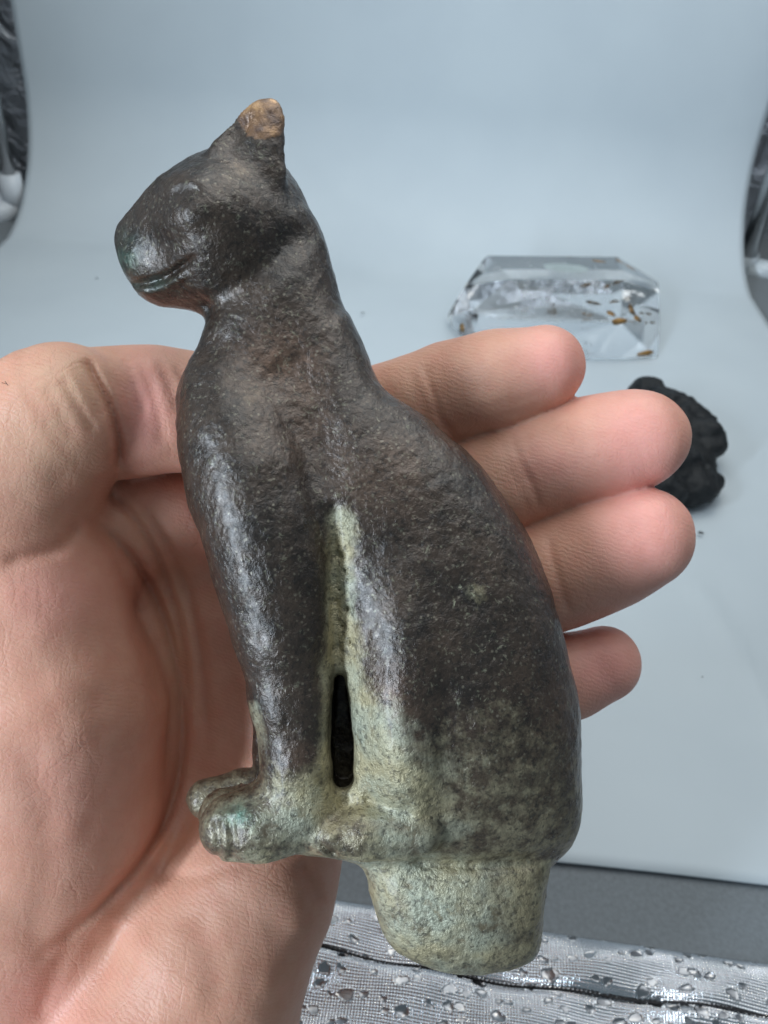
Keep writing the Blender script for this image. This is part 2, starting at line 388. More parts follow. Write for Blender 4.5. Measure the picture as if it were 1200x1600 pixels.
# ================================================================== THE FIGURINE
def build_cat():
    fd = Field((-.046, -.076, -.024), (.036, .070, .026), .0004)
    # neck, chest, back and haunch
    torso = [(300, 251), (325, 241), (350, 236), (400, 240), (443, 262), (457, 278), (471, 298), (484, 325), (498, 350), (508, 378), (516, 405), (524, 435), (530, 460), (538, 480),
             (550, 498), (563, 525), (573, 550), (582, 575), (592, 598), (612, 619), (640, 637), (668, 655), (695, 679), (722, 700),
             (745, 723), (766, 750), (786, 778), (806, 806), (824, 835), (838, 865), (850, 897), (861, 930), (871, 965), (879, 1000), (888, 1037),
             (897, 1070), (904, 1105), (906, 1150), (906, 1200), (907, 1250), (904, 1285), (893, 1311), (873, 1330), (845, 1341), (780, 1346), (700, 1347),
             (620, 1345), (540, 1335), (470, 1310), (425, 1270), (425, 1220), (425, 1170), (422, 1120), (415, 1060), (405, 1000), (392, 950),
             (378, 900), (360, 850), (340, 815), (314, 780), (299, 740), (286, 700), (279, 660), (279, 620), (286, 590), (300, 560),
             (313, 535), (319, 511), (316, 495), (300, 485), (275, 480), (250, 477), (229, 470), (213, 455), (201, 435), (190, 410), (182, 388),
             (181, 370), (190, 350), (206, 333), (221, 314), (236, 297), (255, 279), (276, 265)]
    def kf(px, py):
        k = .86 + 0 * px + 0 * py
        k = k - .10 * gauss(px, py, 430, 560, 130, 140) + .10 * gauss(px, py, 400, 760, 120, 160) + .12 * gauss(px, py, 740, 1120, 110, 170)
        k = k * (1 - .04 * line_g(px, py, [(524, 820), (528, 900), (534, 1040), (536, 1250)], 34, False))
        k = k - .05 * gauss(px, py, 210, 400, 60, 60) + .06 * gauss(px, py, 345, 340, 80, 80)
        k = k * (1 - .50 * gauss(px, py, 440, 1040, 85, 230)) * (1 - .12 * gauss(px, py, 470, 700, 60, 160))
        return k
    inflate(fd, torso, kf, 0, .002, cap=.0195)
    # head
    add_ell(fd, P(335, 350, .0050), (R(78), R(80), .0085), .007)
    # ears: the near one and, tucked behind it, the far one
    for z, ox, oy in ((.0066, 0, 0), (-.0085, -14, 60)):
        s = 1.0 if z > 0 else .62
        ear = [(421, 152), (435, 159), (444, 178), (446, 210), (445, 245), (446, 275), (425, 300), (375, 300), (340, 275), (328, 250), (336, 222), (352, 198), (371, 175), (396, 157)]
        ear = [((x - 400) * s + 400 + ox, (y - 250) * s + 250 + oy) for x, y in ear]
        inflate(fd, ear, .52, z, .0026, cap=.0062)
    add_ell(fd, P(523, 800, .0065), (.0030, .0070, .0055), .006)
    # front legs: near, far
    zl = .0095
    chain(fd, [(362, 625, 4, 80), (374, 690, 6, 90), (394, 760, 8, 95), (414, 830, zl * 1e3, 88), (430, 900, zl * 1e3, 86), (444, 980, zl * 1e3, 77), (458, 1090, zl * 1e3, 62), (467, 1180, zl * 1e3, 54), (462, 1240, zl * 1e3, 54)], .0028)
    chain(fd, [(385, 700, -5, 78), (410, 800, -7, 78), (428, 950, -8, 58), (438, 1080, -8.5, 47), (444, 1180, -9, 43), (440, 1225, -9, 40)], .003)
    # paws
    chain(fd, [(362, 1292, 9.5, 49), (410, 1284, 9.5, 54), (470, 1262, 8.5, 66)], .0028)
    chain(fd, [(352, 1272, 1, 40), (470, 1262, 1, 44)], .003)
    chain(fd, [(323, 1248, -9, 31), (380, 1240, -9, 33), (450, 1240, -8, 36)], .0018)
    # plinth-like web under the paws
    chain(fd, [(400, 1288, 2, 42), (560, 1285, 2, 48)], .003)
    # hind foot
    chain(fd, [(518, 1306, 12.2, 29), (570, 1302, 12.2, 33), (650, 1300, 11, 40)], .002)
    chain(fd, [(500, 1305, 10, 26), (620, 1300, 9, 40)], .003)
    # thigh, shin and knee
    add_ell(fd, P(632, 1130, .0082), (.0060, .0150, .0092), .005, rot=.03)
    add_ell(fd, P(640, 1000, .0065), (.0060, .0130, .0092), .006, rot=.25)
    # tenon
    ten = [(566, 1290), (860, 1290), (858, 1350), (853, 1380), (849, 1430), (845, 1468), (834, 1490), (810, 1504), (775, 1512), (735, 1514), (690, 1509), (650, 1499), (620, 1483), (603, 1462), (592, 1436), (581, 1402), (573, 1370)]
    inflate(fd, ten, 1.0, .001, .0022, cap=.0122)
    renorm(fd)
    # shapes pressed in: belly valley, slot, mouth, eye, jaw, knee edge, toes, groove between the legs
    carve(fd, [(523, 780), (522, 830), (520, 930), (524, 1040)], 9, .0006, 0.002)
    carve(fd, [(430, 560), (500, 640), (520, 780)], 36, .0007, .002)
    carve(fd, [(470, 350), (430, 400), (385, 440), (340, 470), (300, 500)], 26, .0013, .0)
    carve(fd, [(200, 440), (225, 442), (255, 434), (282, 418), (308, 398)], 5.5, .0010, 0)
    carve(fd, [(212, 456), (240, 455), (268, 443), (292, 424)], 7, -.0006, 0)
    swell(fd, (205, 405), (26, 30), -.0008)
    swell(fd, (290, 338), (34, 26), -.0008, .003, -.5)
    carve(fd, [(250, 352), (262, 315), (290, 294), (322, 300)], 9, .0002, .003)
    carve(fd, [(250, 300), (285, 283), (325, 290)], 12, -.0005, .004)
    swell(fd, (262, 378), (40, 24), .0007, .002, -.5)
    swell(fd, (372, 205), (18, 40), .0010, .003, .6)
    carve(fd, [(694, 1010), (696, 1100), (694, 1170), (692, 1230)], 11, .00022, .002)
    carve(fd, [(565, 1245), (600, 1262), (650, 1272)], 12, .0008, .002)
    carve(fd, [(640, 1345), (720, 1352), (860, 1346)], 11, .0008, .0)
    for x in (350, 372): carve(fd, [(x - 12, 1285), (x - 8, 1310), (x - 10, 1338)], 6, .0004, .004, False)
    carve(fd, [(504, 1320), (512, 1330), (524, 1332)], 4, .0006, .004, False)
    swell(fd, (516, 1306), (13, 12), -.0007, .004)
    carve(fd, [(535, 500), (495, 430), (480, 330)], 22, .0004, 0)
    for x, y, r in ((532, 868, 4), (538, 893, 3), (531, 921, 2.5), (543, 952, 5), (536, 978, 2.5), (548, 1003, 3.5), (524, 940, 2.5), (545, 905, 2.2), (529, 1010, 2.4)):
        swell(fd, (x, y), (r, r * 1.2), .0009, .002)
    # slot stopped short of the far side, shaped blind so it stays dark
    sl, X, Y, Z = fd.box(P(500, 1250, -.024), P(575, 1020, .026))
    sk = 600 + X * FPX / (D - np.maximum(Z, 0)); sy = 800 - Y * FPX / (D - np.maximum(Z, 0))
    a = np.array((531, 1063.)); b = np.array((536, 1214.)); e = b - a
    t = np.clip(((sk - a[0]) * e[0] + (sy - a[1]) * e[1]) / (e @ e), 0, 1)
    f = (np.sqrt((sk - a[0] - t * e[0]) ** 2 + (sy - a[1] - t * e[1]) ** 2) - (9 + 9.5 * np.minimum(1, t * 1.7) - 1.5 * t)) * 1e-4
    f = np.broadcast_to(f, fd.F[sl].shape)
    f = np.maximum(f, -(Z + .004))
    f = f + .00008 * np.sin(sy * .09) * np.ones_like(f); fd.F[sl] = -smin(-fd.F[sl], f, .0026)
    # cast unevenness
    fd.F += .00010 * vnoise(fd, .0060, 1) + .00005 * vnoise(fd, .0020, 2) + .00005 * vnoise(fd, .0009, 5)
    v, q = nets(fd); v, q = largest(v, q); v = relax(v, q, 1)
    N = normals(v, q); px, py = to_px(v); X = px; Y = py; near = np.clip(v[:, 2] / .004, 0, 1)
    pat = 1.05 * line_g(X, Y, [(532, 815), (534, 900), (538, 980), (546, 1050), (566, 1140), (568, 1230)], 24, False)
    pat = pat + .45 * line_g(X, Y, [(520, 870), (520, 1000), (508, 1050), (512, 1150), (500, 1220)], 12)
    pat += .75 * gauss(X, Y, 610, 1285, 95, 45, .2) + .7 * gauss(X, Y, 480, 1240, 50, 50) + .5 * gauss(X, Y, 640, 1210, 60, 70) + .5 * gauss(X, Y, 430, 1300, 110, 50)
    pat += .55 * gauss(X, Y, 590, 1180, 40, 90) + .55 * line_g(X, Y, [(390, 1090), (402, 1150), (402, 1200)], 14)
    pat += .28 * gauss(X, Y, 640, 1230, 120, 90) + .80 * np.clip((Y - 1325) / 30, 0, 1) * np.clip(1.25 - (X - 560) / 480, .45, 1)
    pat -= .6 * gauss(X, Y, 590, 1290, 60, 14) + .5 * gauss(X, Y, 340, 1290, 36, 36)
    pat += .22 * gauss(X, Y, 200, 410, 26, 40) + .35 * gauss(X, Y, 740, 920, 30, 34)
    pat = np.clip(pat, 0, 1) * np.clip((v[:, 2] - .003) / .003 + (np.abs(X - 534) > 30) + (np.abs(Y - 1140) > 105), 0, 1)  # patina left out deep in the slot; its shade is put into the colour
    olive = np.clip((Y - 1080 + (700 - X) * .10) / 170, 0, 1) * np.clip((Y - 1000) / 50, 0, 1) * np.clip((925 - X) / 40 + .3, .4, 1)
    olive += .5 * gauss(X, Y, 560, 1050, 40, 100) + .4 * gauss(X, Y, 790, 1120, 70, 60)
    olive = np.clip(olive * .8 - 1.1 * gauss(X, Y, 445, 1115, 55, 95), 0, 1)
    brown = .75 * gauss(X, Y, 430, 555, 70, 50) + .65 * gauss(X, Y, 600, 1110, 45, 70) + .45 * gauss(X, Y, 470, 650, 60, 90) + .9 * gauss(X, Y, 522, 820, 9, 16) \
        + .35 * gauss(X, Y, 600, 740, 80, 80) + .5 * gauss(X, Y, 470, 1190, 26, 30) + .3 * gauss(X, Y, 880, 1120, 60, 100)
    copper = gauss(X, Y, 412, 182, 37, 34) * 1.35 * (.3 + .7 * near)
    green = .5 * gauss(X, Y, 196, 400, 18, 36) + .9 * gauss(X, Y, 375, 1275, 30, 22) + .3 * gauss(X, Y, 240, 445, 40, 14)
    speck = .75 * gauss(X, Y, 735, 920, 44, 48) + .25 * gauss(X, Y, 800, 1050, 150, 90) + .2 * gauss(X, Y, 560, 780, 60, 60)
    A = dict(patina=pat, olive=olive, brown=np.clip(brown, 0, 1), copper=np.clip(copper, 0, 1), green=np.clip(green, 0, 1), speckle=np.clip(speck, 0, 1))
    # which named part each point of the casting belongs to
    lab = np.zeros(len(v), int)                                        # 0 torso
    lab[(Y < 478 - (X - 320) * .45) | ((X < 318) & (Y < 500))] = 1     # head
    ear = (Y < 262) & (X > 325) & (Y < 250 - (X - 325) * -.12); earn = ear & (v[:, 2] > 0.0); lab[ear] = 3; lab[earn] = 2
    ten = Y > 1347 + 0 * X; lab[ten & (X > 555)] = 4
    foot = (Y > 1262) & (X > 492) & (X < 640) & (Y <= 1352) & ~ten; lab[foot] = 5
    leg = (Y > 830) & (X < 522) & (Y < 1250) & (X < 524); lab[leg & (v[:, 2] > -.0005)] = 6; lab[leg & (v[:, 2] <= -.0005)] = 7
    paw = (X < 492) & (Y >= 1222) & (Y > 1222); lab[paw & (v[:, 2] > .0)] = 8; lab[paw & (v[:, 2] <= .0)] = 9
    thigh = (X > 575) & (Y > 900 - (X - 575) * .2) & (Y <= 1262) & (v[:, 2] > .003); thigh |= (X >= 640) & (Y > 1000) & (Y <= 1347) & (v[:, 2] > .003); lab[thigh & (lab == 0)] = 10
    base = P(700, 1514, 0)
    world = Matrix.Translation(CAML) @ CAMR @ Matrix.Translation((0, 0, -D))
    root = empty('cat_figurine', world @ Vector(base), CAMR)
    tag(root, 'dark bronze seated cat figurine with copper ear tip and green patina held in the hand', 'figurine')
    names = {0: 'torso', 1: 'head', 2: 'ear', 3: 'ear', 4: 'tenon', 5: 'hind_foot', 6: 'front_leg', 7: 'front_leg', 8: 'paw', 9: 'paw', 10: 'haunch'}
    extra = {2: 'ear with a worn copper coloured tip', 4: 'pale green crusted tenon below the cat', 0: None, 5: 'hind foot with brown and pale green crust'}
    fl = lab[q]; fl = np.max(fl, 1); objs = {}
    vl = v - base
    for L in (0, 1, 2, 3, 4, 5, 6, 7, 10, 8, 9):
        qq = q[fl == L]
        if len(qq) == 0: continue
        used, inv = np.unique(qq, return_inverse=True)
        par = {2: objs.get(1), 3: objs.get(1), 8: objs.get(6), 9: objs.get(7)}.get(L) or root
        o = mesh_obj(names[L], vl[used], inv.reshape(qq.shape), BRONZE, par, True, {k: a[used] for k, a in A.items()}, N[used])
        if extra.get(L): o['label'] = extra[L]
        objs[L] = o

build_cat()

# ================================================================== THE HAND
def build_hand():
    fd = Field((-.105, -.125, -.080), (.062, .040, .016), .00058)
    # palm: metacarpal rays, ball of the thumb, heel of the hand
    for ch in ([(-60, 1250, -46, 200), (180, 980, -53, 150), (330, 810, -43, 110)],
               [(0, 1350, -46, 200), (260, 1080, -55, 150), (450, 900, -40, 110)],
               [(60, 1450, -44, 200), (320, 1180, -53, 140), (500, 1030, -38, 105)],
               [(140, 1550, -42, 200), (380, 1270, -48, 130), (530, 1160, -36, 98)],
               [(450, 1262, -34, 96), (395, 1390, -27, 122), (330, 1500, -24, 150), (250, 1680, -22, 205), (160, 1850, -24, 240)],
               [(10, 800, -18, 128), (40, 950, -19, 150), (75, 1110, -20, 172), (60, 1290, -24, 182), (0, 1480, -32, 210), (-40, 1800, -38, 300)]):
        chain(fd, ch, .009, .006)
    add_ell(fd, P(262, 800, -.029), (.0095, .0085, .0085), .006, rot=-.3)
    chain(fd, [(60, 850, -24, 90), (160, 835, -29, 80), (260, 810, -34, 80)], .008, .006)
    # fingers
    fing = {'index': [(330, 800, -38, 95), (455, 705, -32, 82), (590, 652, -23, 70), (650, 632, -20, 71), (705, 614, -19.5, 74), (775, 596, -17, 74), (848, 575, -15, 68)],
            'middle': [(450, 890, -38, 95), (590, 812, -32, 86), (720, 772, -23, 82), (790, 750, -20, 82), (865, 724, -19, 84), (935, 704, -16.5, 83), (997, 686, -14.5, 76)],
            'ring': [(500, 1020, -37, 92), (640, 960, -32, 84), (770, 925, -22, 78), (840, 905, -19, 82), (905, 880, -17, 83), (960, 858, -15, 82), (1010, 838, -13, 75)],
            'little': [(530, 1155, -35, 86), (670, 1120, -31, 72), (800, 1085, -22, 62), (880, 1058, -20, 62), (942, 1036, -19.5, 60)]}
    for i, ch in enumerate(fing.values()):
        A = [(P(x, y, z / 1000), R(r, z / 1000)) for x, y, z, r in ch]
        lo = np.min([a - r for a, r in A], 0) - .012; hi = np.max([a + r for a, r in A], 0) + .012
        sl, X, Y, Z = fd.box(lo, hi); f = None
        for (a, ra), (b, rb) in zip(A[:-1], A[1:]):
            g = cone_sdf(X, Y, Z, a, b, ra, rb); f = g if f is None else smin(f, g, .005)
        # close blend near the palm, crisp between neighbouring fingers
        kx = np.clip(1 - (X - P(420, 800, -.035)[0]) / .012, 0, 1) * .006 + .0007
        F = fd.F[sl]; h = np.maximum(kx - np.abs(F - f), 0) / kx
        fd.F[sl] = np.minimum(F, f) - h * h * h * kx / 6
    # thumb
    chain(fd, [(-30, 790, -16, 160), (40, 705, -13, 132), (92, 655, -11, 110), (105, 648, -11, 104)], .006, .005)
    chain(fd, [(110, 648, -15, 98), (190, 645, -19, 96), (245, 642, -20, 93), (330, 650, -22, 88), (385, 660, -23, 70)], .0016, .005)
    # creases (px lines on the side facing the lens)
    z = -.060
    C = [([(122, 806), (175, 838), (225, 900), (262, 980), (283, 1080), (284, 1180), (262, 1270), (215, 1350), (140, 1430), (50, 1505)], 9, .0014),
         ([(165, 765), (215, 815), (258, 900), (285, 1000), (298, 1110)], 8, .0009),
         ([(200, 765), (262, 850), (300, 950), (318, 1060), (325, 1180)], 9, .0007),
         ([(130, 815), (178, 868), (215, 960), (238, 1060), (245, 1160)], 12, .0003),
         ([(220, 1360), (300, 1372), (360, 1355), (420, 1345)], 12, .0003),
         ([(468, 1345), (485, 1380), (500, 1412)], 13, .0006),
         ([(20, 1130), (60, 1230), (75, 1330), (60, 1430), (45, 1500)], 24, .0003),
         ([(140, 1040), (160, 1140), (150, 1260), (120, 1330)], 22, .0002),
         ([(0, 880), (50, 868), (100, 850), (125, 812)], 12, .0007),
         ([(190, 1440), (170, 1510), (140, 1600)], 16, .0003), ([(120, 1450), (80, 1530), (60, 1600)], 14, .0003),
         ([(300, 1420), (330, 1500), (330, 1590)], 24, .0003),
         ([(132, 560), (150, 595), (175, 645), (186, 695), (184, 735)], 8, .0015),
         ([(95, 590), (120, 630), (150, 680)], 8, .0003), ([(70, 600), (92, 640), (118, 690)], 9, .0002), ([(115, 565), (135, 605), (160, 655)], 8, .0003),
         ([(215, 565), (235, 605), (250, 660), (252, 700)], 8, .0003), ([(190, 560), (208, 600), (222, 650)], 8, .0003),
         ([(245, 560), (265, 600), (280, 650)], 8, .0003), ([(272, 565), (285, 590), (292, 620)], 7, .0002),
         ([(662, 568), (676, 610), (690, 655), (714, 686)], 5.5, .0004), ([(676, 566), (690, 606), (704, 652)], 7, .00012),
         ([(640, 575), (656, 620), (676, 660)], 8, .00012),
         ([(800, 678), (812, 716), (832, 760), (845, 800)], 5.5, .0004), ([(782, 684), (798, 724), (818, 772), (832, 812)], 8, .00018), ([(822, 672), (830, 706), (846, 742)], 7, .00015),
         ([(855, 832), (866, 880), (880, 930), (893, 962)], 5.5, .0003),
         ([(735, 640), (790, 632), (850, 612)], 7, .00012), ([(740, 655), (800, 646), (846, 632)], 7, .00012)]
    for p, wd, dp in C: carve(fd, p, wd, dp, z)
    fd.F += .00022 * vnoise(fd, .009, 11) + .00008 * vnoise(fd, .004, 12)
    v, q = nets(fd); v, q = largest(v, q); v = relax(v, q, 1); X, Y = to_px(v)
    cre = np.zeros(len(v))
    for p, wd, dp in C: cre = np.maximum(cre, line_g(X, Y, p, wd * .8) * min(1, dp / .0011))
    pink = .9 * gauss(X, Y, 870, 560, 60, 60) + .95 * gauss(X, Y, 1000, 680, 70, 80) + 1.0 * gauss(X, Y, 1010, 830, 80, 90) + .9 * gauss(X, Y, 950, 1040, 70, 70) \
        + .9 * gauss(X, Y, 225, 640, 40, 80) + .5 * gauss(X, Y, 80, 930, 90, 70) + .25 * gauss(X, Y, 110, 1250, 120, 160) + .4 * gauss(X, Y, 300, 800, 60, 60) + .5 * gauss(X, Y, 60, 1570, 90, 70) \
        + .5 * gauss(X, Y, 860, 730, 60, 40) + .15
    yel = .8 * gauss(X, Y, 110, 590, 60, 50) + .55 * gauss(X, Y, 70, 700, 90, 80) + .7 * gauss(X, Y, 275, 1010, 30, 150) + .4 * gauss(X, Y, 640, 610, 30, 60) + .4 * gauss(X, Y, 770, 770, 40, 60) + .35 * gauss(X, Y, 230, 820, 60, 40)
    root = empty('person', (Matrix.Translation(CAML) @ CAMR @ Matrix.Translation((0, 0, -D))) @ Vector((0, 0, 0)), CAMR)
    tag(root, 'bare open left hand held palm up, thumb and fingers cradling the bronze cat', 'hand')
    o = mesh_obj('hand', v, q, SKIN, root, True, dict(crease=cre, pink=np.clip(pink, 0, 1), yellow=np.clip(yel, 0, 1)))
    # a few fine hairs on the thumb knuckle
    vs, fs = [], []
    for x0, y0, dx, dy in ((8, 596, 9, 20), (3, 598, 11, 5)):
        pr = []
        for i in range(6):
            t = i / 5; c = P(x0 + dx * math.sin(t * 1.8), y0 + dy * t, .0012 - .001 * t); r = R(.55) * (1 - t * .8)
            ring = [len(vs) + k for k in range(3)]
            for k in range(3): vs.append(c + np.array((math.cos(k * 2.1), math.sin(k * 2.1), .3 * k)) * r)
            if pr: fs += [(pr[k], pr[(k + 1) % 3], ring[(k + 1) % 3], ring[k]) for k in range(3)]
            pr = ring
    tag(mesh_obj('hair', vs, fs, simple('dark_hair', (.05, .03, .02)), root), kind='stuff')
build_hand()

# ================================================================== SETTING: photo tent with its sweep
XL = floor_at(0, 388).x; XR = floor_at(1200, 512).x; HW = XR
BACKY = floor_at(40, 345).y + .035
FRONTY = floor_at(1000, 1371).y
def build_sheet():
    # profile: floor -> curve -> back, extruded in x, with soft unevenness and one long fold line
    prof = []; Rr = .085
    for y in np.linspace(FRONTY, BACKY - Rr, 90): prof.append((y, .0015))
    for a in np.linspace(0, math.pi / 2, 24)[1:]: prof.append((BACKY - Rr + Rr * math.sin(a), .0015 + Rr - Rr * math.cos(a)))
    for zz in np.linspace(.0015 + Rr, .42, 24)[1:]: prof.append((BACKY, zz))
    prof = np.array(prof); NX = 120; xs = np.linspace(XL, XR, NX)
    a, b = floor_at(1065, 885), floor_at(1215, 1140)
    vs = []
    for (y, z) in prof:
        for x in xs:
            yy, zz = y, z
            if z < .002:
                fr = (y - FRONTY)
                yy = y + .002 * math.sin(x * 21 + .6) * max(0, 1 - fr / .04)
                zz += .0004 + .0006 * math.sin(x * 13 + 1) * math.cos(y * 17) + .0010 * max(0, 1 - fr / .03) * (1 + math.sin(x * 16 + 2.2)) * .5
                t = ((x - a.x) * (b.x - a.x) + (y - a.y) * (b.y - a.y)) / ((b.x - a.x) ** 2 + (b.y - a.y) ** 2)
                dd = abs((x - a.x) * (b.y - a.y) - (y - a.y) * (b.x - a.x)) / math.hypot(b.x - a.x, b.y - a.y)
                if 0 < t < 1.3: zz += .0018 * math.exp(-(dd / .004) ** 2) * min(1, 4 * t)
            else:
                yy -= .002 * math.sin(x * 15) * math.sin(z * 20)
            vs.append((x, yy, zz))
    n = len(prof); fs = [(i * NX + j, i * NX + j + 1, (i + 1) * NX + j + 1, (i + 1) * NX + j) for i in range(n - 1) for j in range(NX - 1)]
    o = mesh_obj('backdrop_sheet', vs, fs, PAPER)
    m = o.modifiers.new('thickness', 'SOLIDIFY'); m.thickness = .0008; m.offset = -1
    tag(o, 'smooth pale blue-white backdrop sheet sweeping from the tent floor up its back', 'backdrop')
    return o
build_sheet()
GREY = simple('grey_lining_cloth', (.17, .19, .205), .75, 0, 700, .3, .0003, .12)
def grid_obj(name, f, nu, nv, mat, parent=None, attrs=None):
    vs = [f(i / (nu - 1), j / (nv - 1)) for i in range(nu) for j in range(nv)]
    fs = [(i * nv + j, (i + 1) * nv + j, (i + 1) * nv + j + 1, i * nv + j + 1) for i in range(nu - 1) for j in range(nv - 1)]
    return mesh_obj(name, vs, fs, mat, parent, True, attrs)
o = grid_obj('floor', lambda u, v: (-.36 + .72 * u, -.10 + 1.0 * v, -.0002), 20, 20, GREY); tag(o, kind='structure')
o = grid_obj('back_wall', lambda u, v: (-.36 + .72 * u, BACKY + .045 + .006 * math.sin(u * 30), -.01 + .55 * v), 60, 30, FOIL); tag(o, kind='structure')
for s, nm in ((-1, 'left_wall'), (1, 'right_wall')):
    o = grid_obj(nm, lambda u, v: (s * (.335 + .006 * math.sin(u * 37 + v * 9)), .12 + .75 * u, -.01 + .5 * v * (1 + 0 * u)), 60, 40, FOIL); tag(o, kind='structure')

# ------------------------------------------------------------------ tubes
def tube(path, r, n=16, cap=True):
    vs, fs = [], []; path = [Vector(p) for p in path]; rs = r if hasattr(r, '__len__') else [r] * len(path)
    for i, p in enumerate(path):
        t = (path[min(i + 1, len(path) - 1)] - path[max(i - 1, 0)]).normalized()
        u = t.orthogonal().normalized() if i == 0 else (u - t * u.dot(t)).normalized(); w_ = t.cross(u)
        for k in range(n):
            a = 2 * math.pi * k / n; vs.append(p + (u * math.cos(a) + w_ * math.sin(a)) * rs[i])
    for i in range(len(path) - 1):
        for k in range(n): fs.append((i * n + k, i * n + (k + 1) % n, (i + 1) * n + (k + 1) % n, (i + 1) * n + k))
    if cap: fs.append(tuple(range(n))[::-1]); fs.append(tuple((len(path) - 1) * n + k for k in range(n)))
    return vs, fs
def join(*parts):
    V, F = [], []
    for v, f in parts:
        o_ = len(V); V += list(v); F += [tuple(i + o_ for i in x) for x in f]
    return V, F
STEEL = simple('brushed_steel', (.55, .56, .57), .25, 1.0, 200, .1, .0002, .1)
WHITEP = simple('white_plastic', (.62, .66, .70), .35, 0, 200, .05, .0002, .04)
CLEARP = simple('pale_clear_plastic', (.50, .55, .58), .25, 0, 60, .4, .002, .2)
def at_depth(px, py, y):
    d = ray(px, py); t = (y - CAML.y) / d.y; return CAML + d * t
# left upright with its white corner joint
c = at_depth(21, 308, BACKY - .028)
root = empty('tent_pole', (c.x, c.y, 0)); tag(root, 'thin steel upright with white plastic corner joint behind the left edge of the backdrop', 'pole', 'frame poles at the back of the photo tent')
L = lambda p: Vector(p) - Vector((c.x, c.y, 0))
lean = .0
mesh_obj('tube', *tube([L((c.x, c.y, c.z + .008)), L((c.x - .002, c.y, .46))], .0042), STEEL, root)
mesh_obj('joint', *join(tube([L(c + Vector((0, 0, .016))), L(c + Vector((0, 0, -.012)))], [.0075, .0085]), tube([L(c + Vector((0, 0, -.006))), L(c + Vector((.018, .030, -.006)))], [.0080, .0062]),
     tube([L(c + Vector((0, 0, -.006))), L(c + Vector((-.016, -.012, -.014)))], [.0085, .0075]), tube([L(c + Vector((0, 0, -.004))), L(c + Vector((-.024, .002, -.006)))], [.0075, .0065])), WHITEP, root)
# right upright
c2 = at_depth(1168, 398, BACKY - .020)
root2 = empty('tent_pole', (c2.x, c2.y, 0)); tag(root2, 'steel upright in a clear plastic corner joint behind the right edge of the backdrop', 'pole', 'frame poles at the back of the photo tent')
L2 = lambda p: Vector(p) - Vector((c2.x, c2.y, 0))
mesh_obj('tube', *tube([L2(c2), L2((c2.x + .004, c2.y, .46))], .0062), STEEL, root2)
mesh_obj('joint', *join(tube([L2(c2 + Vector((0, 0, .001))), L2(c2 + Vector((0, .004, -.016)))], [.0085, .0075]), tube([L2(c2 + Vector((.002, 0, -.010))), L2(c2 + Vector((.03, -.004, -.012)))], [.0085, .0085])), CLEARP, root2)

